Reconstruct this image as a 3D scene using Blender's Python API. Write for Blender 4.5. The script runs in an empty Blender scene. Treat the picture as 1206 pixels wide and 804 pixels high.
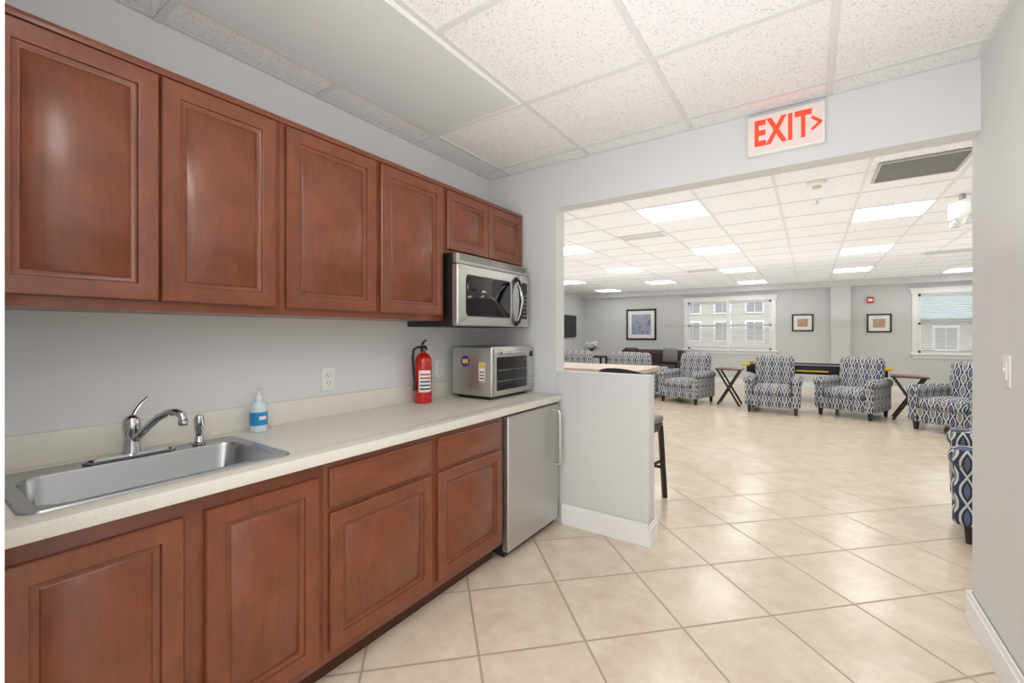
import bpy, bmesh, math, random
from mathutils import Vector, Matrix
random.seed(4)
scene=bpy.context.scene
try:
    scene.view_settings.view_transform='Standard'
    scene.view_settings.look='None'
except Exception as e: print(e)
COL=scene.collection
def lin(c):
    return tuple(((x/255)/12.92 if x/255<=0.04045 else ((x/255+0.055)/1.055)**2.4) for x in c)+(1.0,)
# ------------------------------------------------------------ materials
class NT:
    def __init__(s,name):
        s.m=bpy.data.materials.new(name); s.m.use_nodes=True
        s.nt=s.m.node_tree; s.n=s.nt.nodes; s.l=s.nt.links
        s.b=s.n['Principled BSDF']
    def new(s,t,**k):
        n=s.n.new(t)
        for a,b in k.items(): setattr(n,a,b)
        return n
    def link(s,a,b): s.l.new(a,b)
    def math(s,op,a,b=None,c=None):
        n=s.n.new('ShaderNodeMath'); n.operation=op
        for i,v in enumerate((a,b,c)):
            if v is None: continue
            if isinstance(v,(int,float)): n.inputs[i].default_value=v
            else: s.l.new(v,n.inputs[i])
        return n.outputs[0]
    def mix(s,f,a,b):
        n=s.n.new('ShaderNodeMix'); n.data_type='RGBA'
        for i,v in ((0,f),(6,a),(7,b)):
            if isinstance(v,(int,float,tuple)): n.inputs[i].default_value=v
            else: s.l.new(v,n.inputs[i])
        return n.outputs[2]
    def noise(s,scale,detail=2,vec=None,rough=.5):
        n=s.n.new('ShaderNodeTexNoise'); n.inputs['Scale'].default_value=scale
        n.inputs['Detail'].default_value=detail; n.inputs['Roughness'].default_value=rough
        if vec is not None: s.l.new(vec,n.inputs['Vector'])
        return n.outputs['Fac']
    def ramp(s,f,a,b,ca=(0,0,0,1),cb=(1,1,1,1)):
        n=s.n.new('ShaderNodeValToRGB'); n.color_ramp.elements[0].position=a; n.color_ramp.elements[1].position=b
        n.color_ramp.elements[0].color=ca; n.color_ramp.elements[1].color=cb
        s.l.new(f,n.inputs[0]); return n.outputs[0]
    def bump(s,h,strength=.2,dist=.002):
        n=s.n.new('ShaderNodeBump'); n.inputs['Strength'].default_value=strength; n.inputs['Distance'].default_value=dist
        s.l.new(h,n.inputs['Height']); s.l.new(n.outputs[0],s.b.inputs['Normal'])
    def mapped(s,kind='Object',scale=(1,1,1)):
        t=s.n.new('ShaderNodeTexCoord'); m=s.n.new('ShaderNodeMapping'); m.inputs['Scale'].default_value=scale
        s.l.new(t.outputs[kind],m.inputs[0]); return m.outputs[0]
def simple(name,rgb,rough=.5,metal=0,var=.04,nscale=8,stretch=(1,1,1),bump=0,emit=0,spec=None,coat=0):
    t=NT(name); c=lin(rgb)
    v=t.mapped('Object',stretch)
    f=t.noise(nscale,3,v)
    a=tuple(min(1,x*(1-var)) for x in c[:3])+(1,); b=tuple(min(1,x*(1+var)) for x in c[:3])+(1,)
    col=t.mix(f,a,b); t.link(col,t.b.inputs['Base Color'])
    t.b.inputs['Roughness'].default_value=rough; t.b.inputs['Metallic'].default_value=metal
    if coat: t.b.inputs['Coat Weight'].default_value=coat
    if spec is not None: t.b.inputs['Specular IOR Level'].default_value=spec
    if bump: t.bump(f,bump)
    if emit:
        t.link(col,t.b.inputs['Emission Color']); t.b.inputs['Emission Strength'].default_value=emit
    return t.m
M={}
M['wall']=simple('wall_paint',(220,221,221),.75,var=.012,nscale=3,bump=.02)
M['wallfar']=simple('wall_paint_far_room',(209,210,210),.75,var=.012,nscale=3)
M['white']=simple('white_trim_paint',(242,242,242),.4,var=.01)
M['tbar']=simple('ceiling_grid_paint',(218,218,219),.5,var=.01)
M['tbarfar']=simple('ceiling_grid_paint_far_room',(220,220,220),.5,var=.01)
M['plastic_white']=simple('white_plastic',(236,236,232),.35,var=.01)
M['black']=simple('black_plastic',(22,22,23),.35,var=.1)
M['blackgloss']=simple('black_glass',(14,14,16),.08,var=.1)
M['darkwood']=simple('espresso_wood',(42,27,22),.35,var=.25,nscale=12,stretch=(1,1,.15))
M['brownwood']=simple('walnut_wood',(84,60,48),.35,var=.2,nscale=12,stretch=(1,.15,1))
M['leather']=simple('brown_leather',(58,38,34),.45,var=.2)
M['seatgrey']=simple('grey_vinyl',(128,124,122),.5,var=.06)
M['chrome']=simple('chrome',(200,202,204),.12,1,var=.02)
M['red']=simple('red_enamel',(196,22,24),.25,var=.05,coat=.5)
M['yellow']=simple('yellow_plastic',(222,186,40),.4,var=.05)
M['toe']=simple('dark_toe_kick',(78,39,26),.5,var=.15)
M['tabletop']=simple('pinkish_laminate',(214,194,180),.35,var=.08,nscale=30)
M['light']=simple('light_lens',(255,255,253),.5,var=0,emit=8.5)
M['troffer']=simple('prismatic_lens',(216,218,220),.45,var=.01,nscale=60)
M['signface']=simple('exit_sign_face',(226,212,206),.4,var=.02,emit=.12)
M['signred']=simple('exit_letter_glow',(255,58,32),.4,var=.0,emit=1.0)
M['glassy']=simple('clear_gel_bottle',(206,224,232),.1,var=.02,coat=.5)
M['bluelabel']=simple('blue_label',(40,140,200),.4,var=.08,nscale=30)
M['purple']=simple('purple_sticker',(84,52,140),.4,var=.05)
M['labely']=simple('yellow_sticker',(236,200,60),.4,var=.05)
M['paper']=simple('paper_white',(236,236,230),.6,var=.02)
M['ink']=simple('printed_ink',(50,50,55),.6,var=.05)
M['grille']=simple('grey_grille_metal',(178,176,172),.5,0,var=.05)
M['mat']=simple('picture_mat',(240,240,238),.6,var=.01)
M['green']=simple('leaf_green',(62,110,52),.5,var=.2,nscale=20)
M['petal']=simple('white_petal',(244,240,236),.5,var=.02)
M['siding']=simple('cream_siding',(186,182,174),.8,var=.05,nscale=2,stretch=(.2,.2,14))
M['roof']=simple('blue_grey_shingles',(130,144,148),.8,var=.15,nscale=12)
M['winglass']=simple('dark_window_glass',(112,120,128),.15,var=.1)
M['grass']=simple('lawn',(80,90,70),.9,var=.3,nscale=6)
M['blind']=simple('blind_slats',(226,226,225),.5,var=.02)
def steel(name,base,rough,sc,ns=60,amp=.12,dk=.9):
    t=NT(name); v=t.mapped('Object',sc); f=t.noise(ns,4,v)
    t.link(t.mix(f,tuple(x*dk for x in lin(base)[:3])+(1,),lin(base)),t.b.inputs['Base Color'])
    t.b.inputs['Metallic'].default_value=.9
    t.link(t.math('MULTIPLY_ADD',f,amp,rough-amp/2),t.b.inputs['Roughness']); return t.m
M['steel']=steel('brushed_stainless',(202,201,198),.31,(1,.03,1),60,.05,.95)
M['steelv']=steel('brushed_stainless_door',(202,200,197),.38,(1,1,.03),60,.06,.95)
M['sink']=steel('sink_stainless',(172,174,176),.26,(1,.05,1),30,.03,.97)
# cherry
def cherry(name,s1,s2,a=(98,47,26),b=(142,74,42)):
    t=NT(name); v=t.mapped('UV',s1); f=t.noise(4,7,v,.65); v2=t.mapped('UV',s2); g=t.noise(2.6,4,v2,.6)
    h=t.math('ADD',t.math('MULTIPLY',f,.42),t.math('MULTIPLY',g,.58))
    c=t.ramp(h,.28,.74,lin(a),lin(b))
    t.link(c,t.b.inputs['Base Color']); t.b.inputs['Roughness'].default_value=.36; t.b.inputs['Coat Weight'].default_value=.4; t.b.inputs['Coat Roughness'].default_value=.2
    return t.m
M['cherry']=cherry('cherry_stained_maple',(18,1.4,1),(4,3,1))
M['cherryh']=cherry('cherry_horizontal_grain',(1.4,18,1),(3,4,1))
# laminate
t=NT('speckled_laminate'); v=t.mapped('Object'); f=t.noise(300,2,v); g=t.noise(40,3,v)
c=t.mix(t.ramp(f,.32,.44),lin((210,205,193)),t.mix(g,lin((222,218,207)),lin((229,226,216))))
t.link(c,t.b.inputs['Base Color']); t.b.inputs['Roughness'].default_value=.35; M['laminate']=t.m
# ceiling tile
t=NT('fissured_ceiling_tile'); v=t.mapped('Object'); f=t.noise(120,3,v,.6); g=t.noise(240,1,v)
a=t.ramp(f,.36,.43); b=t.ramp(g,.28,.36)
k=t.math('MINIMUM',a,b)
c=t.mix(k,lin((198,198,197)),lin((237,237,237))); t.link(c,t.b.inputs['Base Color']); t.b.inputs['Roughness'].default_value=.9
t.bump(k,.15,.001); M['ctile']=t.m
t=NT('ceiling_tile_far'); v=t.mapped('Object'); f=t.noise(60,2,v)
c=t.mix(t.ramp(f,.34,.46),lin((224,224,224)),lin((240,240,240))); t.link(c,t.b.inputs['Base Color']); t.b.inputs['Roughness'].default_value=.9; M['ctilefar']=t.m
# floor
t=NT('diagonal_beige_tile'); gn=t.new('ShaderNodeNewGeometry'); sp=t.new('ShaderNodeSeparateXYZ'); t.link(gn.outputs['Position'],sp.inputs[0])
X,Y=sp.outputs[0],sp.outputs[1]; s2=1/math.sqrt(2)
p=t.math('DIVIDE',t.math('SUBTRACT',t.math('MULTIPLY',t.math('ADD',X,Y),s2),.195),.46)
q=t.math('DIVIDE',t.math('SUBTRACT',t.math('MULTIPLY',t.math('SUBTRACT',Y,X),s2),.406),.46)
def ed(x): return t.math('ABSOLUTE',t.math('SUBTRACT',t.math('FRACT',x),.5))
e=t.math('MAXIMUM',ed(p),ed(q)); gr=t.ramp(e,.4865,.4905)
cb=t.new('ShaderNodeCombineXYZ'); t.link(t.math('FLOOR',p),cb.inputs[0]); t.link(t.math('FLOOR',q),cb.inputs[1])
wn=t.new('ShaderNodeTexWhiteNoise'); t.link(cb.outputs[0],wn.inputs[0])
va=t.new('ShaderNodeVectorMath',operation='ADD'); t.link(gn.outputs['Position'],va.inputs[0])
vs=t.new('ShaderNodeVectorMath',operation='SCALE'); t.link(wn.outputs['Color'],vs.inputs[0]); vs.inputs[3].default_value=9; t.link(vs.outputs[0],va.inputs[1])
n1=t.noise(7,7,va.outputs[0],.7)
c=t.mix(t.ramp(n1,.32,.68),lin((208,190,166)),lin((229,216,197)))
c=t.mix(t.math('MULTIPLY',wn.outputs['Value'],.25),c,lin((230,218,201)))
c=t.mix(gr,c,lin((174,160,141)))
t.link(c,t.b.inputs['Base Color']); t.link(t.math('MULTIPLY_ADD',gr,.4,.19),t.b.inputs['Roughness'])
t.bump(t.math('SUBTRACT',1,gr),.3,.002); M['floor']=t.m
# upholstery pattern
t=NT('ogee_upholstery'); tc=t.new('ShaderNodeTexCoord'); sp=t.new('ShaderNodeSeparateXYZ'); t.link(tc.outputs['UV'],sp.inputs[0])
u=t.math('DIVIDE',sp.outputs[0],.072); col=t.math('FLOOR',u); c0=t.math('ABSOLUTE',t.math('SUBTRACT',t.math('FRACT',u),.5))
z=t.math('ADD',t.math('DIVIDE',sp.outputs[1],.17),t.math('MULTIPLY',t.math('FLOORED_MODULO',col,2),.5))
hw=t.math('MULTIPLY',t.math('ABSOLUTE',t.math('SINE',t.math('MULTIPLY',z,math.pi))),.46)
d=t.math('SUBTRACT',c0,hw)
inside=t.math('LESS_THAN',d,-.10); line=t.math('LESS_THAN',t.math('ABSOLUTE',t.math('ADD',d,.02)),.085)
alt=t.math('LESS_THAN',t.math('FLOORED_MODULO',col,2),.5)
core=t.math('LESS_THAN',d,-.27)
ins=t.mix(alt,lin((44,54,80)),lin((136,134,134)))
ins=t.mix(t.math('MULTIPLY',core,t.math('SUBTRACT',1,alt)),ins,lin((100,112,136)))
c=t.mix(inside,lin((54,63,88)),ins)
c=t.mix(line,c,lin((214,214,211)))
t.link(c,t.b.inputs['Base Color']); t.b.inputs['Roughness'].default_value=.85; M['fabric']=t.m
# art
def artmat(name,cols,scale):
    t=NT(name); v=t.mapped('Object',(1,1,.6)); f=t.noise(scale,5,v,.65)
    n=t.new('ShaderNodeValToRGB'); cr=n.color_ramp; cr.elements[0].position=.3; cr.elements[0].color=lin(cols[0]); cr.elements[1].position=.7; cr.elements[1].color=lin(cols[-1])
    for i,c in enumerate(cols[1:-1]):
        e=cr.elements.new(.3+.4*(i+1)/(len(cols)-1)); e.color=lin(c)
    t.link(f,n.inputs[0]); t.link(n.outputs[0],t.b.inputs['Base Color']); t.b.inputs['Roughness'].default_value=.5; return t.m
M['artblue']=artmat('abstract_blue_painting',[(60,84,130),(120,146,178),(170,180,196),(140,136,160),(84,110,150)],7)
M['artsm']=artmat('small_landscape_print',[(96,110,84),(190,176,140),(206,150,110),(120,140,150)],9)

# ------------------------------------------------------------ geometry builder
class G:
    def __init__(s): s.bm=bmesh.new(); s.mats=[]
    def mi(s,m):
        if m not in s.mats: s.mats.append(m)
        return s.mats.index(m)
    def merge(s,tb,m,mx=None,flat=False):
        bmesh.ops.recalc_face_normals(tb,faces=tb.faces)
        i=s.mi(m)
        for f in tb.faces: f.material_index=i; f.smooth=not flat
        if mx is not None: bmesh.ops.transform(tb,matrix=mx,verts=tb.verts)
        me=bpy.data.meshes.new('tmp'); tb.to_mesh(me); tb.free(); s.bm.from_mesh(me); bpy.data.meshes.remove(me)
        return s
    def box(s,x0,x1,y0,y1,z0,z1,m,bev=0,seg=2,mx=None):
        tb=bmesh.new(); bmesh.ops.create_cube(tb,size=1)
        for v in tb.verts: v.co=Vector(((x0+x1)/2+v.co.x*(x1-x0),(y0+y1)/2+v.co.y*(y1-y0),(z0+z1)/2+v.co.z*(z1-z0)))
        if bev: bmesh.ops.bevel(tb,geom=list(tb.edges),offset=bev,segments=seg,affect='EDGES',profile=.5,clamp_overlap=True)
        return s.merge(tb,m,mx)
    def loft(s,rings,m,cap0=True,cap1=True,mx=None,closed=True):
        tb=bmesh.new(); R=[[tb.verts.new(p) for p in r] for r in rings]; n=len(R[0])
        for a,b in zip(R,R[1:]):
            for i in range(n if closed else n-1):
                j=(i+1)%n
                try: tb.faces.new((a[i],a[j],b[j],b[i]))
                except ValueError: pass
        if cap0: tb.faces.new(R[0][::-1])
        if cap1: tb.faces.new(R[-1])
        return s.merge(tb,m,mx)
    def lathe(s,prof,m,c=(0,0,0),seg=24,mx=None,cap=True):
        rings=[[Vector((c[0]+r*math.cos(2*math.pi*i/seg),c[1]+r*math.sin(2*math.pi*i/seg),c[2]+z)) for i in range(seg)] for r,z in prof]
        return s.loft(rings,m,cap,cap,mx)
    def cyl(s,p0,p1,r0,m,r1=None,seg=16):
        return s.tube([p0,p1],r0,m,seg,r1)
    def tube(s,pts,r,m,seg=10,r1=None,flat=1):
        pts=[Vector(p) for p in pts]; n=len(pts); rings=[]
        T=[(pts[min(i+1,n-1)]-pts[max(i-1,0)]).normalized() for i in range(n)]
        up=Vector((0,0,1)) if abs(T[0].z)<.9 else Vector((1,0,0))
        N=T[0].cross(up).normalized()
        for i in range(n):
            N=(N-T[i]*N.dot(T[i])).normalized(); B=T[i].cross(N)
            rr=r if r1 is None else r+(r1-r)*i/(n-1)
            rings.append([pts[i]+N*rr*math.cos(2*math.pi*k/seg)+B*rr*flat*math.sin(2*math.pi*k/seg) for k in range(seg)])
        return s.loft(rings,m)
    def rbox(s,c,h,r,m,bulge=(0,0,0),n=12,mx=None):
        tb=bmesh.new(); vd={}
        ts=[math.sin(math.pi/2*(-1+2*i/n)) for i in range(n+1)]
        def vert(i,j,k):
            key=(i,j,k)
            if key in vd: return vd[key]
            p=(ts[i],ts[j],ts[k]); q=[p[a]*h[a] for a in range(3)]
            cl=[max(-(h[a]-r),min(h[a]-r,q[a])) for a in range(3)]
            d=Vector([q[a]-cl[a] for a in range(3)])
            if d.length>1e-9: d=d.normalized()*r
            o=Vector(cl)+d
            for a in range(3):
                b,e=(a+1)%3,(a+2)%3
                o[a]+=bulge[a]*p[a]*(1-p[b]**2)*(1-p[e]**2)
            vd[key]=tb.verts.new(o+Vector(c)); return vd[key]
        for a in range(3):
            for side in (0,n):
                for i in range(n):
                    for j in range(n):
                        idx=[]
                        for (ii,jj) in ((i,j),(i+1,j),(i+1,j+1),(i,j+1)):
                            t3=[0,0,0]; t3[a]=side; t3[(a+1)%3]=ii; t3[(a+2)%3]=jj; idx.append(vert(*t3))
                        try: tb.faces.new(idx)
                        except ValueError: pass
        bmesh.ops.remove_doubles(tb,verts=tb.verts,dist=1e-5)
        return s.merge(tb,m,mx)
    def text(s,body,size,m,mx,depth=.002,bold=0,sx=1):
        cu=bpy.data.curves.new('t','FONT'); cu.body=body; cu.size=size; cu.extrude=depth; cu.align_x='CENTER'; cu.align_y='CENTER'; cu.offset=bold; cu.resolution_u=3; cu.space_character=1.12
        o=bpy.data.objects.new('t',cu); COL.objects.link(o); bpy.context.view_layer.update()
        me=bpy.data.meshes.new_from_object(o.evaluated_get(bpy.context.evaluated_depsgraph_get()))
        tb=bmesh.new(); tb.from_mesh(me); bpy.data.objects.remove(o); bpy.data.curves.remove(cu); bpy.data.meshes.remove(me)
        bmesh.ops.transform(tb,matrix=mx@Matrix.Diagonal((sx,1,1,1)),verts=tb.verts)
        return s.merge(tb,m,None,True)
    def mesh(s,name):
        me=bpy.data.meshes.new(name); bm=s.bm
        uv=bm.loops.layers.uv.verify(); bm.normal_update()
        for f in bm.faces:
            n=f.normal; a=max(range(3),key=lambda i:abs(n[i]))
            for l in f.loops:
                c=l.vert.co; l[uv].uv=(c.y,c.z) if a==0 else ((c.x,c.z) if a==1 else (c.x,c.y))
        bm.to_mesh(me); bm.free()
        for m in s.mats: me.materials.append(m)
        me.set_sharp_from_angle(angle=math.radians(38)); return me
def thing(name,label,cat,loc=(0,0,0),rz=0,g=None,group=None,kind=None):
    o=bpy.data.objects.new(name,g.mesh(name) if g else None); COL.objects.link(o)
    o.location=loc; o.rotation_euler=(0,0,rz)
    if not g: o.empty_display_size=.1
    if kind=='structure': o['kind']=kind
    else: o['label']=label; o['category']=cat
    if group: o['group']=group
    return o
def part(par,name,g,label=None,loc=(0,0,0),rot=(0,0,0)):
    o=bpy.data.objects.new(name,g.mesh(name)); COL.objects.link(o); o.parent=par; o.location=loc; o.rotation_euler=rot
    if label: o['label']=label
    return o
def pcopy(src,par,loc,rot=None):
    o=src.copy(); COL.objects.link(o); o.parent=par; o.location=loc
    if rot is not None: o.rotation_euler=rot
    return o
def dup(src,loc,rz=0,label=None):
    o=src.copy(); COL.objects.link(o); o.location=loc; o.rotation_euler=(0,0,rz)
    if label: o['label']=label
    for c in src.children:
        k=c.copy(); k.parent=o; COL.objects.link(k)
        for c2 in c.children:
            k2=c2.copy(); k2.parent=k; COL.objects.link(k2)
    return o
def struct(name,g): return thing(name,None,None,g=g,kind='structure')

# ------------------------------------------------------------ constants
XL=-2.07; XR=.61; YB=2.717; YT=2.837; ZC=2.52; ZF=2.57; YF=13.0; XW=-6.07; XE=4.6
# ------------------------------------------------------------ shell
g=G(); g.box(-6.3,4.8,-1.6,13.2,-.1,0,M['floor']); struct('floor',g)
g=G(); g.box(XL-.1,XL,-.02,YB,0,2.62,M['wall']); struct('wall_left',g)
g=G(); g.box(XL-.1,-.93,-.02,.1025,0,2.62,M['wall']); struct('wall_front',g)
g=G(); g.box(XR,XR+.12,-1.6,YT,0,2.62,M['wall']); struct('wall_right',g)
g=G(); g.box(XW-.1,-1.483,YB,YT,0,2.62,M['wall']); struct('wall_back',g)
g=G(); g.box(-1.483,-.831,YB,YT,0,1.056,M['wall'],.004); struct('wall_low',g)
g=G(); g.box(-1.483,XR,YB,YT,2.207,2.62,M['wall']); struct('wall_header',g)
g=G(); g.box(XR+.12,XE,YB,YT,0,2.62,M['wallfar']); struct('wall_south',g)
g=G(); g.box(XW-.1,XW,YT,YF,0,2.62,M['wallfar']); struct('wall_west',g)
g=G(); g.box(XE,XE+.1,YB,YF+.1,0,2.62,M['wallfar']); struct('wall_east',g)
W1=(-2.87,-.83,.90,2.20); W2=(1.95,3.9,.90,2.20)
g=G()
g.box(XW-.1,W1[0],YF,YF+.12,0,2.62,M['wallfar']); g.box(W1[1],W2[0],YF,YF+.12,0,2.62,M['wallfar']); g.box(W2[1],XE,YF,YF+.12,0,2.62,M['wallfar'])
for w in (W1,W2):
    g.box(w[0],w[1],YF,YF+.12,0,w[2],M['wallfar']); g.box(w[0],w[1],YF,YF+.12,w[3],2.62,M['wallfar'])
struct('wall_far',g)
g=G(); g.box(.39,.76,YF-.22,YF,0,2.57,M['wallfar']); struct('wall_pilaster',g)
g=G(); g.box(XW,XE,YF-.25,YF,2.43,2.57,M['wallfar']); struct('wall_soffit',g)
# ceilings
g=G(); g.box(XL,XR,-1.6,YB,ZC,ZC+.03,M['ctile'])
for x in (-1.87,-1.225,-.575,.075): g.box(x-.013,x+.013,-1.6,YB,ZC-.006,ZC,M['tbar'])
for y in (2.56,1.91,1.26,.61,-.04,-.69,-1.34): g.box(XL,XR,y-.013,y+.013,ZC-.0065,ZC,M['tbar'])
g.box(XL,XL+.02,-.02,YB,ZC-.003,ZC,M['tbar']); g.box(XR-.02,XR,-1.6,YB,ZC-.003,ZC,M['tbar']); g.box(XL,XR,YB-.02,YB,ZC-.0032,ZC,M['tbar'])
struct('ceiling',g)
g=G(); g.box(XW,XE,YT,YF,ZF,ZF+.03,M['ctilefar'])
x=.36-.61*10
while x<XE: g.box(x-.011,x+.011,YT,YF,ZF-.004,ZF,M['tbarfar']); x+=.61
y=4.325-.61*2
while y<YF: g.box(XW,XE,y-.011,y+.011,ZF-.0045,ZF,M['tbarfar']); y+=.61
struct('ceiling_far',g)
# baseboards
def bb(name,segs):
    g=G()
    for (x0,x1,y0,y1) in segs:
        dx=.005 if abs(x1-x0)<.05 else 0; dy=.005 if abs(y1-y0)<.05 else 0
        g.box(x0,x1,y0,y1,0,.115,M['white'])
        g.box(x0+dx,x1-dx,y0+dy,y1-dy,.115,.14,M['white'])
    struct(name,g)
bb('baseboard_right',[(XR-.018,XR,-1.6,YT),(XR-.018,XR+.12,YT,YT+.018)])
bb('baseboard_low',[(-1.43,-.831,YB-.018,YB),(-.831,-.813,YB-.018,YT+.018),(-1.483,-.831,YT,YT+.018)])
bb('baseboard_far',[(XW,.38,YF-.018,YF),(.77,XE,YF-.018,YF)])
# windows
def window(n,w,mul):
    x0,x1,z0,z1=w; g=G(); m=M['white']; y=YF
    g.box(x0-.1,x0,y-.025,y,z0-.02,z1+.02,m,.004); g.box(x1,x1+.1,y-.025,y,z0-.02,z1+.02,m,.004)
    g.box(x0-.12,x1+.12,y-.03,y,z1,z1+.1,m,.004); g.box(x0-.15,x1+.15,y-.06,y,z1+.1,z1+.13,m,.006)
    g.box(x0-.14,x1+.14,y-.07,y+.02,z0-.04,z0,m,.006); g.box(x0-.1,x1+.1,y-.02,y,z0-.12,z0-.04,m,.004)
    edges=[x0]+mul+[x1]
    for a,b in zip(edges,edges[1:]):
        for (p0,p1,q0,q1) in ((a,a+.05,z0,z1),(b-.05,b,z0,z1),(a,b,z0,z0+.05),(a,b,z1-.05,z1),(a,b,(z0+z1)/2-.02,(z0+z1)/2+.02)):
            g.box(p0,p1,y+.04,y+.09,q0,q1,m)
    for e in mul: g.box(e-.04,e+.04,y-.01,y+.1,z0,z1,m)
    struct('window_%d'%n,g)
    for a,b in zip(edges,edges[1:]):
        g=G(); g.box(a+.05,b-.05,y-.0,y+.03,z1-.04,z1-.005,M['blind'])
        zz=z1-.07
        while zz>z0+.02:
            g.box(a+.05,b-.05,-.018,.018,-.0012,.0012,M['blind'],mx=Matrix.Translation((0,y+.018,zz))@Matrix.Rotation(math.radians(-24 if zz>z0+.55 else -50),4,'X')); zz-=.038
        thing('window_blind','white horizontal slat blind hanging in the white window frame','blind',g=g,group='window blinds')
window(1,W1,[(W1[0]+W1[1])/2]); window(2,W2,[(W2[0]+W2[1])/2])
# exterior
g=G(); g.box(-40,40,13.3,80,-.3,-.15,M['grass']); struct('ground',g)
def building(loc,w,label,rows):
    o=thing('neighbouring_building',label,'building',loc=loc)
    g=G(); g.box(-w/2,w/2,0,6,0,4.4,M['siding']); part(o,'facade',g)
    g=G(); g.loft([[(-w/2-.4,-.6,4.3),(w/2+.4,-.6,4.3),(w/2+.4,6.6,4.3),(-w/2-.4,6.6,4.3)],[(-w/2+.6,3,6.4),(w/2-.6,3,6.4),(w/2-.6,3.1,6.4),(-w/2+.6,3.1,6.4)]],M['roof']); part(o,'roof',g)
    src=None; x=-w/2+1
    while x<w/2-.8:
        for z in rows:
            if src is None:
                g=G(); g.box(-.5,.5,-.06,0,-.65,.65,M['white'],.01); g.box(-.4,-.02,-.07,-.06,-.55,.55,M['winglass']); g.box(.02,.4,-.07,-.06,-.55,.55,M['winglass'])
                src=part(o,'window',g,loc=(x,0,z))
            else: pcopy(src,o,(x,0,z))
        x+=1.7
    return o
building((-5.5,29,-.15),10,'cream-sided house with white framed windows and shingle roof',(1.6,3.3))
building((9.5,31,-2.2),13,'cream-sided house with a blue-grey shingle roof',(1.4,3.3))

# ------------------------------------------------------------ ceiling fixtures
g=G(); g.box(-1.858,-1.237,.622,1.898,ZC-.008,ZC-.001,M['white'],.002)
o=thing('ceiling_light','white rectangular troffer light with frosted lens in the kitchen ceiling','ceiling light',g=g)
g=G(); g.box(-1.84,-1.255,.64,1.88,ZC-.011,ZC-.008,M['troffer']); part(o,'lens',g)
src=None
rowsA=[4.63,7.07,9.51,11.95]; rowsB=[3.41,5.85,8.29,10.73]
for x,rows in ((-1.165,rowsA),(-4.825,rowsA),(2.495,rowsA),(.665,rowsB),(-2.995,rowsB)):
    for y in rows:
        if src is None:
            src=thing('ceiling_light','square lit white panel light set in the tile ceiling','ceiling light',loc=(x,y,ZF),group='square ceiling panel lights')
            g=G(); g.box(-.3,.3,-.3,.3,-.008,-.001,M['white'],.002); part(src,'frame',g)
            g=G(); g.box(-.285,.285,-.285,.285,-.011,-.0082,M['light']); part(src,'lens',g)
        else: dup(src,(x,y,ZF))
g=G(); m=M['grille']; K=.255; g.box(-K,K,-K,-K+.02,-.010,-.001,m); g.box(-K,K,K-.02,K,-.010,-.001,m); g.box(-K,-K+.02,-K+.02,K-.02,-.010,-.001,m); g.box(K-.02,K,-K+.02,K-.02,-.010,-.001,m)
g.box(-.235,.235,-.235,.235,-.003,-.001,m)
for i in range(20): g.box(-.235,.235,-.005,.005,-.001,.001,m,mx=Matrix.Translation((0,-.225+i*.0237,-.0065))@Matrix.Rotation(.3,4,'X'))
thing('return_air_grille','dark grey louvred return air grille in the tile ceiling','vent',loc=(.665,4.40,ZF-.004),g=g)
def vent(loc,src=[None]):
    if src[0] is None:
        g=G(); g.box(-.3,.3,-.14,.14,-.008,-.001,M['plastic_white'],.002)
        for i in range(7): g.box(-.27,.27,-.115+i*.034,-.105+i*.034,-.0095,-.008,M['grille'])
        src[0]=thing('supply_air_vent','white slotted supply air vent in the tile ceiling','vent',loc=loc,g=g,group='supply air vents')
    else: dup(src[0],loc)
for l in ((-1.78,5.56,ZF-.004),(1.72,9.2,ZF-.004),(-1.77,9.2,ZF-.004)): vent(l)
o=thing('smoke_detector','round cream smoke detector on the tile ceiling','smoke detector',loc=(.04,4.38,ZF-.004))
g=G(); g.lathe([(.001,0),(.07,0),(.07,-.02),(.062,-.03),(.03,-.035)],M['plastic_white']); part(o,'base',g)
g=G(); g.lathe([(.034,-.034),(.03,-.05),(.01,-.055)],simple('beige_plastic',(214,200,176),.5)); part(o,'sensor_cap',g)
o=thing('sprinkler_head','small brass fire sprinkler head under the ceiling','sprinkler',loc=(.05,4.95,ZF-.004))
g=G(); g.lathe([(.001,0),(.035,0),(.03,-.008),(.01,-.01)],M['plastic_white']); part(o,'escutcheon',g)
g=G(); g.lathe([(.008,-.01),(.008,-.035),(.02,-.037),(.02,-.04)],M['chrome'],seg=12); part(o,'deflector',g)
# emergency light fixture
o=thing('emergency_light','white emergency light fixture with lamp heads hanging from the ceiling','emergency light',loc=(1.12,5.50,ZF-.004),rz=.35)
g=G(); g.box(-.025,.025,-.14,.14,-.20,-.05,M['plastic_white'],.006); g.box(-.015,.015,-.02,.02,-.06,0,M['grille']); part(o,'housing',g)
src=None
for y in (-.085,.085):
    if src is None:
        g=G(); g.lathe([(.012,0),(.016,-.02),(.035,-.035),(.042,-.07),(.040,-.075)],M['plastic_white']); g.lathe([(.038,-.074),(.02,-.078)],M['grille']); src=part(o,'lamp_head',g,loc=(0,y,-.198))
    else: pcopy(src,o,(0,y,-.198))

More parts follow.
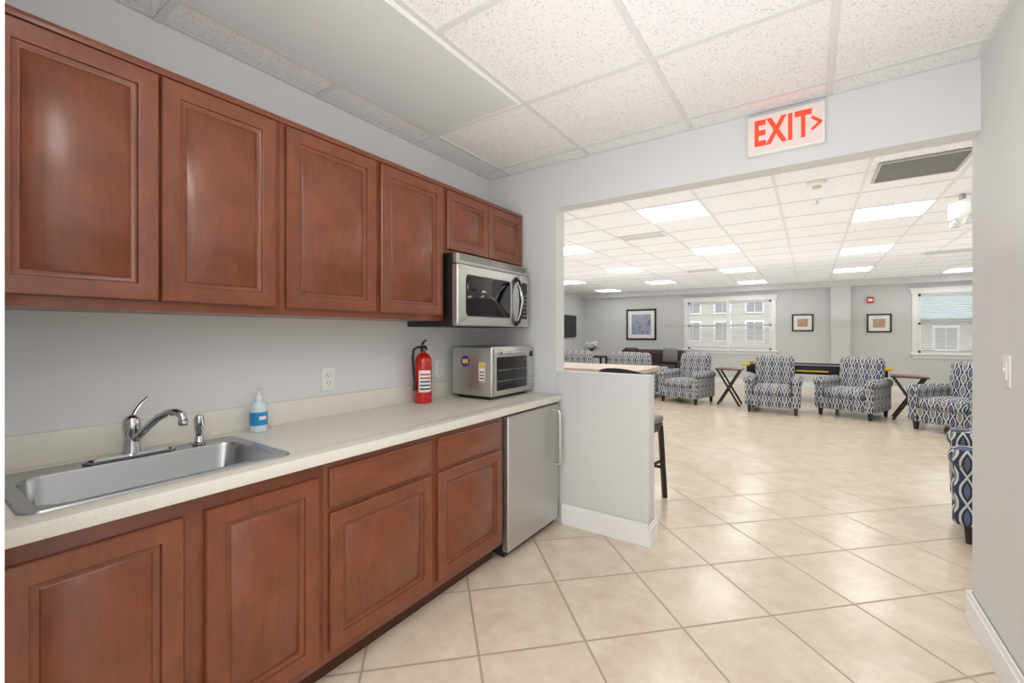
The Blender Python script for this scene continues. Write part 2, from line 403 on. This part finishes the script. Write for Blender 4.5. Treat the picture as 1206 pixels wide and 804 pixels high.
# ------------------------------------------------------------ EXIT sign
o=thing('exit_sign','white illuminated exit sign with red letters on the wall header','exit sign',loc=(-.112,YB,2.386))
g=G(); g.box(-.172,.172,-.035,0,-.105,.105,M['plastic_white'],.006); part(o,'housing',g)
g=G(); g.box(-.16,.16,-.037,-.0345,-.095,.095,M['signface']); part(o,'face_panel',g)
R=Matrix.Rotation(math.pi/2,4,'X')
g=G(); g.text('EXIT',.185,M['signred'],Matrix.Translation((-.014,-.038,0))@R,.001,.006,.62)
part(o,'lettering',g,'glowing red EXIT letters')
g=G()
for s in (1,-1):
    g.box(-.026,.026,-.001,.001,-.007,.007,M['signred'],mx=Matrix.Translation((.136,-.038,s*.015))@Matrix.Rotation(s*math.radians(40),4,'Y'))
part(o,'arrow',g,'glowing red chevron arrow')

# ------------------------------------------------------------ kitchen cabinets
def rect(x,y0,y1,z0,z1,i): return [(x,y0+i,z0+i),(x,y1-i,z0+i),(x,y1-i,z1-i),(x,y0+i,z1-i)]
def door_mesh(w,h,t=.02,mat=None):
    g=G(); m=mat or M['cherry']
    rr=[(0,-t),(0,-.004),(.004,0),(.050,0),(.053,-.002),(.055,-.009),(.064,-.014),(.070,-.014),(.074,-.010),(.100,-.001),(.103,.001)]
    g.loft([rect(t+dx,-w/2,w/2,-h/2,h/2,i) for i,dx in rr],m); return g
def drawer_mesh(w,h,t=.02):
    g=G(); g.loft([rect(t+dx,-w/2,w/2,-h/2,h/2,i) for i,dx in [(0,-t),(0,-.008),(.005,-.005),(.014,-.004),(.020,0)]],M['cherryh']); return g
def cabinet(name,label,y0,y1,xb,xf,z0,z1,doors,drawers=(),toe=None):
    o=thing(name,label,'cabinet',loc=(xb,y0,0 if toe else z0))
    g=G(); H=z1-(0 if toe else z0); D=xf-xb; W=y1-y0; b=toe or 0
    m=M['cherry']; e=.0005
    g.box(0,D-.02,e,.018,b,H,m); g.box(0,D-.02,W-.018,W-e,b,H,m); g.box(0,D-.02,.018,W-.018,b,b+.018,m); g.box(0,.006,.018,W-.018,b+.018,H,m)
    if not toe: g.box(0,D-.02,.018,W-.018,H-.018,H,m)
    g.box(D-.02,D,e,W-e,b,H,m,.001)
    if not toe: g.box(D-.02,D+.008,e,W-e,H-.012,H+.012,m,.003)
    part(o,'body',g)
    if toe:
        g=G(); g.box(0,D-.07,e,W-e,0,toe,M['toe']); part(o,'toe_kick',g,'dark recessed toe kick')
    for (a,c,p,q) in doors: part(o,'door',door_mesh(c-a,q-p),loc=(D,(a+c)/2-y0,(p+q)/2-(0 if toe else z0)))
    for (a,c,p,q) in drawers: part(o,'drawer',drawer_mesh(c-a,q-p),loc=(D,(a+c)/2-y0,(p+q)/2-(0 if toe else z0)))
    return o
xb=XL+.001
cabinet('wall_cabinet','cherry wood wall cabinet with two raised-panel doors above the sink',.105,.916,xb,-1.76,1.395,2.18,[(.15,.521,1.425,2.16),(.527,.897,1.425,2.16)])
cabinet('wall_cabinet','cherry wood wall cabinet with two raised-panel doors beside the microwave',.916,1.862,xb,-1.76,1.395,2.18,[(.938,1.378,1.425,2.16),(1.408,1.845,1.425,2.16)])
cabinet('wall_cabinet','short cherry wood wall cabinet with two small doors above the microwave',1.862,2.70,xb,-1.76,1.79,2.18,[(1.882,2.268,1.815,2.16),(2.275,2.675,1.815,2.16)])
cabinet('base_cabinet','cherry wood sink base cabinet with two raised-panel doors',.105,.93,xb,-1.48,0,.853,[(.145,.496,.14,.80),(.548,.907,.14,.80)],toe=.10)
cabinet('base_cabinet','cherry wood base cabinet with one drawer over one door',.93,1.498,xb,-1.48,0,.853,[(.951,1.478,.14,.655)],[(.951,1.478,.675,.82)],toe=.10)
cabinet('base_cabinet','cherry wood base cabinet with drawer and door beside the refrigerator',1.498,2.06,xb,-1.48,0,.853,[(1.517,2.037,.14,.655)],[(1.517,2.037,.675,.82)],toe=.10)
# worktop with hole
ZW=.895
SX0,SX1,SY0,SY1=-1.985,-1.505,.185,.838
g=G(); m=M['laminate']; hx0,hx1,hy0,hy1=SX0+.02,SX1-.02,SY0+.02,SY1-.02
g.box(XL+.001,hx0,.104,YB-.001,ZW-.04,ZW,m); g.box(hx1,-1.432,.104,YB-.001,ZW-.04,ZW,m,.0015); g.box(hx0,hx1,.104,hy0,ZW-.04,ZW,m); g.box(hx0,hx1,hy1,YB-.001,ZW-.04,ZW,m)
thing('worktop','cream speckled laminate worktop running along the base cabinets','worktop',g=g)
g=G(); g.box(XL+.001,XL+.02,.104,YB-.001,ZW,ZW+.105,m,.002)
thing('backsplash','low cream laminate backsplash strip behind the worktop','backsplash',g=g)
# sink
def rr(x0,x1,y0,y1,r,z,n=6):
    P=[]
    for cx,cy,a in ((x1-r,y1-r,0),(x0+r,y1-r,90),(x0+r,y0+r,180),(x1-r,y0+r,270)):
        for k in range(n+1):
            th=math.radians(a+90*k/n); P.append((cx+r*math.cos(th),cy+r*math.sin(th),z))
    return P
o=thing('kitchen_sink','rectangular single-bowl stainless steel drop-in sink set in the worktop','sink',loc=(0,0,0))
g=G(); z=ZW
B=(SX0+.10,SX1-.035,SY0+.035,SY1-.035)
rings=[rr(SX0,SX1,SY0,SY1,.04,z+.0005),rr(SX0+.004,SX1-.004,SY0+.004,SY1-.004,.037,z+.005),rr(SX0+.012,SX1-.012,SY0+.012,SY1-.012,.03,z+.005),rr(SX0+.018,SX1-.018,SY0+.018,SY1-.018,.028,z+.003),
 rr(B[0],B[1],B[2],B[3],.06,z+.003),rr(B[0]+.004,B[1]-.004,B[2]+.004,B[3]-.004,.058,z-.004),rr(B[0]+.010,B[1]-.010,B[2]+.012,B[3]-.012,.055,z-.13),rr(B[0]+.03,B[1]-.03,B[2]+.03,B[3]-.03,.05,z-.155),rr(B[0]+.07,B[1]-.07,B[2]+.1,B[3]-.1,.03,z-.16)]
g.loft(rings,M['sink'],False,True); part(o,'basin',g)
g=G(); g.lathe([(.045,.002),(.042,.004),(.03,.002),(.012,.001)],M['chrome'],c=((B[0]+B[1])/2,(B[2]+B[3])/2,z-.16)); part(o,'drain',g)
# faucet
fx,fy=SX0+.055,.50
o=thing('faucet','chrome single-lever kitchen faucet with long low spout','faucet',loc=(fx,fy,ZW+.0055))
g=G(); g.loft([rr(-.03,.03,-.125,.125,.0299,0),rr(-.03,.03,-.125,.125,.0299,.006),rr(-.024,.024,-.118,.118,.0239,.013)],M['chrome']); part(o,'base_plate',g)
g=G(); g.lathe([(.027,.012),(.025,.03),(.022,.06),(.024,.085),(.026,.10),(.024,.125),(.014,.138),(.004,.142)],M['chrome']); part(o,'valve_body',g)
g=G(); pts=[(0,.0,.05),(.03,.012,.07),(.07,.026,.105),(.11,.042,.137),(.15,.057,.155),(.18,.069,.158),(.2,.077,.15),(.207,.080,.132)]
g.tube(pts,.0125,M['chrome'],14); g.lathe([(.014,0),(.015,-.012),(.012,-.018)],M['chrome'],c=(.207,.080,.134),seg=14); part(o,'spout',g)
g=G(); g.tube([(0,0,.132),(-.005,.012,.155),(-.012,.03,.178),(-.018,.05,.196)],.009,M['chrome'],12,.007,.6); part(o,'lever_handle',g)
o=thing('side_sprayer','small chrome side sprayer standing on the sink deck','sprayer',loc=(fx,.70,ZW+.0055))
g=G(); g.lathe([(.022,0),(.022,.006),(.016,.012),(.012,.03)],M['chrome']); part(o,'collar',g)
g=G(); g.lathe([(.010,.03),(.014,.055),(.016,.075),(.017,.095),(.013,.108),(.004,.112)],M['chrome']); g.tube([(0,0,.09),(.018,.004,.092),(.024,.005,.07)],.006,M['chrome'],8); part(o,'spray_head',g)
# sanitizer bottle
o=thing('sanitizer_bottle','clear pump bottle of hand sanitizer with a blue label','bottle',loc=(-1.985,.945,ZW+.0005))
g=G(); g.lathe([(.03,0),(.034,.004),(.034,.105),(.03,.122),(.015,.135),(.013,.142)],M['glassy']); part(o,'bottle_body',g)
g=G(); g.lathe([(.0345,.03),(.0348,.032),(.0348,.085),(.0345,.087)],M['bluelabel'],cap=False); g.box(.0352,.036,-.014,.014,.055,.07,M['paper']); part(o,'label',g,'blue wraparound label')
g=G(); g.lathe([(.016,.14),(.016,.158),(.006,.16),(.005,.178),(.009,.18),(.009,.188),(.003,.19)],M['plastic_white'],seg=16); g.tube([(0,0,.184),(.03,0,.184),(.036,0,.178)],.005,M['plastic_white'],8); part(o,'pump',g)
# outlets
def outlet(loc,src=[None]):
    if src[0] is None:
        o=thing('wall_outlet','white duplex electrical outlet on the wall','outlet',loc=loc,group='kitchen outlets')
        g=G(); g.box(0,.006,-.037,.037,-.06,.06,M['plastic_white'],.003); part(o,'cover_plate',g)
        s=None
        for z in (-.021,.021):
            if s is None:
                g=G(); g.box(.006,.009,-.017,.017,-.015,.015,M['paper'],.001)
                for y in (-.007,.007): g.box(.009,.0094,y-.0015,y+.0015,-.002,.008,M['ink'])
                g.box(.009,.0094,-.0025,.0025,-.011,-.006,M['ink']); s=part(o,'socket',g,loc=(0,0,z))
            else: pcopy(s,o,(0,0,z))
        src[0]=o
    else: dup(src[0],loc)
outlet((XL,1.329,1.086)); outlet((XL,2.15,1.086))
# extinguisher
o=thing('fire_extinguisher','red fire extinguisher with black hose standing on the worktop','fire extinguisher',loc=(-1.975,1.915,ZW+.0005))
g=G(); g.lathe([(.045,0),(.05,.004),(.052,.015),(.052,.25),(.048,.275),(.032,.298),(.016,.308),(.016,.32)],M['red'],seg=28); part(o,'tank',g)
g=G(); 
rings=[[(r*math.cos(math.radians(a)),r*math.sin(math.radians(a)),zz) for a in range(-75,20,8)] for r,zz in ((.0528,.07),(.0532,.072),(.0532,.20),(.0528,.202))]
g.loft(rings,M['paper'],False,False,closed=False)
for k in range(5):
    rings=[[(.0536*math.cos(math.radians(a)),.0536*math.sin(math.radians(a)),zz) for a in range(-66,12,8)] for zz in (.085+k*.022,.094+k*.022)]
    g.loft(rings,M['red'] if k>2 else M['ink'],False,False,closed=False)
part(o,'label',g,'white instruction label')
g=G(); g.lathe([(.018,.318),(.018,.345),(.012,.352)],M['black'],seg=14); g.lathe([(.014,0),(.014,.012)],M['chrome'],seg=14,mx=Matrix.Translation((.012,0,.332))@Matrix.Rotation(math.pi/2,4,'Y')); part(o,'valve',g)
g=G(); g.tube([(-.01,0,.35),(.02,-.01,.352),(.05,-.03,.345),(.065,-.04,.33)],.008,M['black'],8,None,.6); g.tube([(-.01,0,.36),(.02,-.012,.378),(.055,-.032,.385)],.008,M['black'],8,None,.6); part(o,'squeeze_handle',g,'black squeeze handle')
g=G(); g.tube([(0,.015,.335),(-.01,-.03,.345),(-.02,-.06,.33),(-.02,-.068,.28),(-.015,-.066,.2),(-.01,-.062,.12)],.008,M['black'],10); g.tube([(-.01,-.062,.12),(-.008,-.062,.08)],.010,M['black'],10,.013); part(o,'hose',g,'black rubber hose')
# microwave
o=thing('microwave_oven','stainless and black over-the-range microwave under the wall cabinet','microwave',loc=(XL+.001,1.868,1.363))
W=.76; H=.424; D=.375; VG=.062
def yz(P,xx): return [(xx,p[0],p[1]) for p in P]
g=G(); g.box(0,D,0,W,0,H,M['black'],.004); part(o,'body',g,'black painted housing')
g=G(); g.box(D,D+.030,.001,W-.001,H-VG+.002,H-.002,M['steel'],.004)
for k in range(4): g.box(D+.0295,D+.0312,.03,W-.03,H-VG+.022+k*.009,H-VG+.0265+k*.009,M['black'])
part(o,'vent_grille',g,'louvred vent grille')
g=G(); x=D; T0=H-VG
outer=rr(.002,W-.105,.004,T0,.012,0)
g.loft([yz(outer,x),yz(outer,x+.032),yz(rr(.008,W-.111,.010,T0-.006,.012,0),x+.038),yz(rr(.075,W-.215,.058,T0-.055,.03,0),x+.038),yz(rr(.079,W-.219,.062,T0-.059,.028,0),x+.034)],M['steel'])
dd=part(o,'door',g,'brushed stainless door')
g=G(); g.loft([yz(rr(.078,W-.218,.061,T0-.058,.028,0),x+.0345),yz(rr(.081,W-.221,.064,T0-.061,.026,0),x+.0365)],M['blackgloss'])
p=bpy.data.objects.new('window',g.mesh('window')); COL.objects.link(p); p.parent=dd; p['label']='dark glass door window'
g=G(); hy=W-.165; g.tube([(x+.036,hy,.02),(x+.06,hy,.04),(x+.08,hy,.10),(x+.087,hy,.175),(x+.08,hy,.25),(x+.06,hy,.31),(x+.036,hy,.33)],.016,M['black'],12)
g.tube([(x+.06,hy-.008,.045),(x+.08,hy-.008,.09),(x+.098,hy-.008,.175),(x+.08,hy-.008,.26),(x+.06,hy-.008,.305)],.009,M['chrome'],10)
p=bpy.data.objects.new('handle',g.mesh('handle')); COL.objects.link(p); p.parent=dd; p['label']='curved black and chrome handle'
g=G(); g.box(x,x+.036,W-.103,W-.002,.004,T0,M['steel'],.004); g.box(x+.036,x+.038,W-.085,W-.02,.06,T0-.05,M['blackgloss'],.001)
for r in range(6):
    for c in range(3): g.box(x+.038,x+.0388,W-.081+c*.02,W-.067+c*.02,.075+r*.028,.088+r*.028,M['seatgrey'])
part(o,'control_panel',g,'black control panel with keypad')
# toaster oven
o=thing('toaster_oven','stainless countertop toaster oven with glass door standing on the worktop','toaster oven',loc=(-2.0,2.20,ZW+.0005))
g=G(); g.box(0,.34,0,.485,.02,.345,M['steel'],.015,4); g.box(.03,.3,.03,.45,.0,.02,M['black'])
part(o,'body',g,'brushed steel housing')
g=G(); g.box(.34,.352,.010,.412,.035,.33,M['steel'],.004); g.box(.352,.354,.035,.39,.06,.275,M['blackgloss'],.001)
g.tube([(.3545,.045,.12),(.3545,.38,.12)],.0012,M['chrome'],6); g.tube([(.3545,.045,.19),(.3545,.38,.19)],.0012,M['chrome'],6)
dd=part(o,'door',g,'glass oven door')
g=G(); g.tube([(.35,.05,.3),(.382,.05,.303),(.39,.07,.303),(.39,.355,.303),(.382,.375,.303),(.35,.375,.3)],.008,M['chrome'],10)
p=bpy.data.objects.new('handle',g.mesh('handle')); COL.objects.link(p); p.parent=dd; p['label']='steel bar handle'
g=G(); g.box(.34,.35,.417,.479,.035,.33,M['steel'],.003); g.box(.35,.351,.425,.471,.265,.305,M['blackgloss']); part(o,'control_panel',g)
s=None
for z in (.08,.14,.20):
    if s is None:
        g=G(); g.lathe([(.014,0),(.013,.01),(.011,.013),(.004,.014)],M['grille'],mx=Matrix.Rotation(math.pi/2,4,'Y'),seg=16); s=part(o,'knob',g,'small grey control knob',loc=(.35,.448,z))
    else: pcopy(s,o,(.35,.448,z))
g=G(); g.lathe([(.038,0),(.038,.0008)],M['purple'],mx=Matrix.Translation((.12,0,.245))@Matrix.Rotation(math.pi/2,4,'X')); g.box(.096,.144,-.0014,-.0008,.231,.258,M['labely']); part(o,'sticker',g,'round purple product sticker')
g=G(); g.box(.235,.285,-.0008,0,.12,.24,M['paper']); g.box(.240,.280,-.0012,-.0008,.205,.235,M['labely'])
for k in range(3): g.box(.242,.278,-.0012,-.0008,.135+k*.02,.142+k*.02,M['ink'])
part(o,'sticker',g,'white and yellow rectangular sticker')
# refrigerator
o=thing('undercounter_refrigerator','stainless steel undercounter refrigerator with bar handle','refrigerator',loc=(XL+.03,2.073,0))
W=.625; D=.55
g=G(); g.box(0,D,0,W,.03,.845,M['black'],.003); part(o,'body',g,'black cabinet housing')
g=G(); g.loft([yz(rr(.004,W-.004,.045,.838,.006,0),D+.002),yz(rr(.004,W-.004,.045,.838,.006,0),D+.035),yz(rr(.01,W-.01,.051,.832,.006,0),D+.042)],M['steelv']); dd=part(o,'door',g,'brushed stainless door')
g=G(); hx=D+.095; hy=W-.085
g.tube([(D+.04,hy,.80),(hx-.02,hy,.80),(hx-.004,hy,.792),(hx,hy,.775),(hx,hy,.6),(hx,hy,.46),(hx-.004,hy,.443),(hx-.02,hy,.435),(D+.04,hy,.435)],.013,M['steel'],12)
p=bpy.data.objects.new('handle',g.mesh('handle')); COL.objects.link(p); p.parent=dd
s=None
for yy in (.05,W-.05):
    for xx in (.06,D-.05):
        if s is None: g=G(); g.cyl((0,0,0),(0,0,.032),.018,M['black']); s=part(o,'levelling_foot',g,loc=(xx,yy,0))
        else: pcopy(s,o,(xx,yy,0))
g=G(); g.box(D-.03,D,.02,W-.02,.006,.03,M['black']); part(o,'kick_plate',g)
# switch
o=thing('light_switch','white wall light switch plate','light switch',loc=(XR,2.40,1.18))
g=G(); g.box(-.006,0,-.037,.037,-.06,.06,M['plastic_white'],.003); part(o,'cover_plate',g)
g=G(); g.box(-.009,-.006,-.016,.016,-.033,.033,M['paper'],.001); g.box(-.014,-.009,-.006,.006,-.002,.014,M['plastic_white'],.002); part(o,'toggle',g)

# ------------------------------------------------------------ far room furniture
F=M['fabric']
def seat(name,label,cat,loc,rz,w,group):
    A=thing(name,label,cat,loc=loc,rz=rz,group=group); e=w-.40
    g=G(); g.rbox((0,.0,.21),(.37+e,.36,.10),.03,F); part(A,'seat_base',g)
    if e<.1:
        g=G(); g.rbox((0,-.06,.375),(.275+e,.33,.075),.05,F,(0,.01,.02)); part(A,'seat_cushion',g)
    else:
        for sx in (-1,1):
            h=(.275+e)/2; g=G(); g.rbox((sx*h,-.06,.375),(h,.33,.075),.05,F,(0,.01,.02)); part(A,'seat_cushion',g)
    g=G(); g.rbox((0,0,.33),(.30+e,.085,.33),.07,F,(0,.02,.015)); part(A,'backrest',g,loc=(0,.285,.27),rot=(math.radians(-8),0,0))
    for sx in (-1,1):
        g=G(); g.rbox((sx*(.34+e),-.02,.33),(.055,.37,.215),.03,F); g.rbox((sx*(.352+e),-.025,.545),(.075,.385,.07),.068,F); part(A,'armrest',g)
    s=None
    for (lx,ly) in ((-.33-e,-.31),(.33+e,-.31),(-.33-e,.31),(.33+e,.31)):
        if s is None:
            g=G(); g.loft([[(a*.018,b*.018,0) for a,b in ((-1,-1),(1,-1),(1,1),(-1,1))],[(a*.028,b*.028,.125) for a,b in ((-1,-1),(1,-1),(1,1),(-1,1))]],M['darkwood']); s=part(A,'leg',g,'tapered dark wood leg',loc=(lx,ly,0))
        else: pcopy(s,A,(lx,ly,0))
    return A
A=seat('armchair','blue and white ogee-patterned armchair with rolled arms','armchair',(-.53,8.70,0),0,.40,'patterned armchairs')
for loc,a in (((-2.0,8.98,0),-15),((.56,8.93,0),-23),((1.66,8.20,0),-40),((1.19,4.17,0),-100)):
    dup(A,loc,math.radians(a))
L2=seat('loveseat','blue and white ogee-patterned loveseat with rolled arms','loveseat',(-3.16,9.40,0),math.radians(176),.58,'patterned loveseats')
dup(L2,(-4.47,9.32,0),math.radians(181))
# side tables
T=thing('side_table','small wood side table with brown top and dark crossed legs','side table',loc=(-1.25,9.02,0),group='crossed-leg side tables')
g=G(); g.box(-.22,.22,-.22,.22,.655,.68,M['brownwood'],.004); part(T,'tabletop',g)
for y in (-.17,.17):
    for sg in (1,-1):
        g=G(); g.box(-.017,.017,-.012,.012,-.377,.377,M['darkwood'],.002,mx=Matrix.Translation((0,y+sg*.013,.336))@Matrix.Rotation(sg*math.radians(29.5),4,'Y')); part(T,'leg',g)
g=G(); g.box(-.012,.012,-.17,.17,.32,.344,M['darkwood']); part(T,'stretcher',g)
dup(T,(1.24,8.95,0),-.1)
# bar stool
S=thing('bar_stool','dark wood counter stool with grey seat and low curved back','bar stool',loc=(-1.215,3.44,0),rz=math.radians(-8))
g=G(); g.rbox((0,0,.635),(.215,.20,.03),.028,M['seatgrey'],(0,0,.008)); part(S,'seat',g,'grey vinyl seat')
g=G(); g.box(-.205,.205,-.19,.19,.545,.61,M['darkwood'],.004); part(S,'seat_rail',g)
for lx in (-1,1):
    for ly in (-1,1):
        g=G(); g.tube([(lx*.19,ly*.175,.58),(lx*.215,ly*.20,0)],.024,M['darkwood'],4); part(S,'leg',g)
for sg in (1,-1):
    g=G(); g.tube([(-.2,sg*.19,.24),(.2,sg*.19,.24)],.012,M['darkwood'],8); part(S,'foot_rail',g)
    g=G(); g.tube([(sg*.2,-.19,.30),(sg*.2,.19,.30)],.012,M['darkwood'],8); part(S,'foot_rail',g)
g=G(); rings=[]
for k in range(13):
    a=math.radians(200+140*k/12); cx,cy=.235*math.cos(a),.20*math.sin(a)-.02; zt=1.055-.06*abs((k-6)/6)**2
    ix,iy=cx*.9,cy*.9
    rings.append([(cx,cy,zt-.12),(cx,cy,zt),(ix,iy,zt),(ix,iy,zt-.12)])
g.loft(rings,M['black'])
for sx in (-.13,.13): g.tube([(sx,-.18,.6),(sx,-.2,.95)],.014,M['darkwood'],8)
part(S,'backrest',g,'low curved black backrest')
# high table
o=thing('high_table','high table with pinkish laminate top and black pedestals','table',loc=(-2.05,4.3,0))
g=G(); g.loft([rr(-.75,.75,-.38,.38,.06,.945),rr(-.75,.75,-.38,.38,.06,.98)],M['tabletop']); part(o,'tabletop',g)
s=None
for x in (-.45,.45):
    if s is None:
        g=G(); g.cyl((0,0,.02),(0,0,.946),.035,M['black']); g.box(-.25,.25,-.03,.03,0,.03,M['black'],.005); g.box(-.03,.03,-.25,.25,0,.03,M['black'],.005); s=part(o,'pedestal',g,'black metal pedestal',loc=(x,0,0))
    else: pcopy(s,o,(x,0,0))
# game table
o=thing('game_table','black game table with yellow end corners behind the armchairs','game table',loc=(0.02,10.45,0))
g=G(); g.box(-1.10,1.10,-.42,.42,.55,.70,M['black'],.01); part(o,'body',g)
g=G(); g.box(-1.05,1.05,-.38,.38,.70,.705,M['blackgloss']); part(o,'playfield',g)
for sx in (-1,1):
    for sy in (-1,1):
        g=G(); g.box(sx*1.10-.09,sx*1.10+.06,sy*.40-.05,sy*.40+.05,.67,.73,M['yellow'],.02); part(o,'corner_cap',g,'yellow plastic corner cap')
    g=G(); g.box(sx*1.10-.04,sx*1.10+.04,-.35,.35,.68,.72,M['black'],.01); part(o,'end_rail',g)
for sy in (-1,1):
    g=G(); g.box(-1.01,1.01,sy*.42-.03,sy*.42+.03,.68,.72,M['black'],.01); part(o,'side_rail',g)
g=G(); g.box(-.25,.25,-.432,-.42,.60,.625,M['yellow']); part(o,'trim_stripe',g,'thin yellow trim stripe')
s=None
for lx in (-.98,.98):
    for ly in (-.34,.34):
        if s is None: g=G(); g.box(-.05,.05,-.05,.05,0,.56,M['black'],.01); s=part(o,'leg',g,loc=(lx,ly,0))
        else: pcopy(s,o,(lx,ly,0))
# sofa
o=thing('sofa','dark brown leather sofa against the wall','sofa',loc=(-3.75,12.3,0))
L=M['leather']
g=G(); g.rbox((0,0,.22),(.9,.4,.14),.03,L); part(o,'seat_base',g)
g=G(); g.rbox((0,.33,.55),(.9,.11,.32),.08,L); part(o,'backrest',g)
for sx in (-1,1):
    g=G(); g.rbox((sx*.93,0,.33),(.1,.42,.28),.08,L); part(o,'armrest',g)
for sx in (-.42,.42):
    g=G(); g.rbox((sx,-.08,.41),(.4,.33,.08),.05,L,(0,0,.02)); part(o,'seat_cushion',g)
for lx in (-.8,.8):
    for ly in (-.33,.33):
        g=G(); g.cyl((lx,ly,0),(lx,ly,.09),.025,M['darkwood']); part(o,'leg',g)
for k,(x,m) in enumerate(((-.55,M['leather']),(.55,M['seatgrey']))):
    g=G(); g.rbox((0,0,0),(.2,.06,.2),.05,m,(0,.03,0)); 
    thing('cushion',('dark brown' if k==0 else 'grey')+' square cushion leaning on the leather sofa','cushion',loc=(-3.75+x,12.41,.72),g=g,group='sofa cushions')
# console with plant
o=thing('low_table','low dark wood table holding an orchid','table',loc=(-5.0,11.2,0))
g=G(); g.box(-.4,.4,-.25,.25,.68,.72,M['darkwood'],.004); part(o,'tabletop',g)
for lx in (-.35,.35):
    for ly in (-.2,.2):
        g=G(); g.box(lx-.025,lx+.025,ly-.025,ly+.025,0,.68,M['darkwood']); part(o,'leg',g)
o=thing('potted_orchid','white orchid with green leaves in a white pot','plant',loc=(-5.0,11.2,.7205))
g=G(); g.lathe([(.06,0),(.09,.12),(.085,.12),(.08,.1)],M['plastic_white']); part(o,'pot',g)
g=G()
for k in range(9):
    a=k*.7; g.tube([(0,0,.1),(.1*math.cos(a),.1*math.sin(a),.2),(.2*math.cos(a),.2*math.sin(a),.2+.03*(k%3)),(.26*math.cos(a),.26*math.sin(a),.14)],.035,M['green'],8,.006,.2)
part(o,'foliage',g)
g=G()
for k in range(9): g.rbox((.12*math.cos(k*1.9),.12*math.sin(k*1.9),.3+.02*(k%4)),(.035,.035,.028),.025,M['petal'],n=4)
g.tube([(0,0,.1),(.03,0,.25),(.1,.02,.34)],.006,M['green'],6); part(o,'blossoms',g)
# television
o=thing('television','flat black wall-mounted television','television',loc=(XW+.002,11.75,1.55))
g=G(); g.box(0,.05,-.3,.3,-.02+-.15,.15,M['black'],.005); g.box(.05,.07,-.55,.55,-.33,.33,M['black'],.006); part(o,'housing',g)
g=G(); g.box(.07,.072,-.53,.53,-.31,.31,M['blackgloss']); part(o,'screen',g)
# pictures
def picture(x,z,w,h,m,label,fr=.03,mt=.08):
    o=thing('framed_picture',label,'picture',loc=(x,YF,z))
    g=G()
    for a in ((-w/2,w/2,h/2-fr,h/2),(-w/2,w/2,-h/2,-h/2+fr),(-w/2,-w/2+fr,-h/2,h/2),(w/2-fr,w/2,-h/2,h/2)): g.box(a[0],a[1],-.03,-.001,a[2],a[3],M['black'],.003)
    part(o,'frame',g,'black wooden frame')
    g=G(); g.box(-w/2+fr,w/2-fr,-.012,-.002,-h/2+fr,h/2-fr,M['mat']); part(o,'mat_board',g)
    g=G(); k=fr+mt; g.box(-w/2+k,w/2-k,-.014,-.012,-h/2+k,h/2-k,m); part(o,'artwork',g)
picture(-4.2,1.60,.9,.92,M['artblue'],'large framed abstract blue painting with white mat',.05,.11)
picture(-.168,1.595,.44,.42,M['artsm'],'small black-framed print with white mat')
picture(1.29,1.565,.44,.42,M['artsm'],'small black-framed print with white mat beside the window')
o=thing('fire_alarm','red fire alarm strobe on the wall','fire alarm',loc=(1.13,YF-.001,2.10))
g=G(); g.box(-.06,.06,-.05,0,-.07,.07,M['red'],.006); part(o,'housing',g)
g=G(); g.box(-.04,.04,-.07,-.05,-.03,.03,M['plastic_white'],.006); part(o,'strobe_lens',g)

# ------------------------------------------------------------ world, lights, camera
w=bpy.data.worlds.new('World'); scene.world=w; w.use_nodes=True
bg=w.node_tree.nodes['Background']; bg.inputs[0].default_value=(.955,.98,1,1); bg.inputs[1].default_value=3.0
def area(name,loc,rot,sx,sy,e,col=(1,1,1)):
    l=bpy.data.lights.new(name,'AREA'); l.shape='RECTANGLE'; l.size=sx; l.size_y=sy; l.energy=e; l.color=col
    o=bpy.data.objects.new(name,l); COL.objects.link(o); o.location=loc; o.rotation_euler=rot; return o
UP=(math.pi,0,0)
area('kitchen_fill',(-.3,-.2,ZC-.03),(0,0,0),1.2,1.0,28,(1,.99,.98))  # added out-of-view fill light to brighten the kitchen, not a fixture
area('kitchen_ceiling_fill',(-.45,.7,1.6),UP,1.8,3.4,15,(1,.995,.99))  # unseen upward fill, added to lift the kitchen ceiling
area('lounge_ceiling_fill',(-2.4,6.2,1.6),UP,6.5,5.5,58,(.99,.995,1))  # this and the next ones: added upward fills brightening the lounge ceiling, no fixtures there
area('lounge_ceiling_fill',(-.4,10.4,1.6),UP,9.0,4.5,54,(.99,.995,1))
area('lounge_ceiling_fill',(2.4,6.2,1.6),UP,2.6,5.5,23,(.99,.995,1))
cam=bpy.data.cameras.new('Camera'); co=bpy.data.objects.new('Camera',cam); COL.objects.link(co)
co.location=(0,0,1.32); co.rotation_euler=(math.radians(90),0,math.radians(34.4)); cam.sensor_fit='HORIZONTAL'; cam.sensor_width=36; cam.lens=15.34; cam.shift_y=-9/1206; cam.clip_start=.01
scene.camera=co
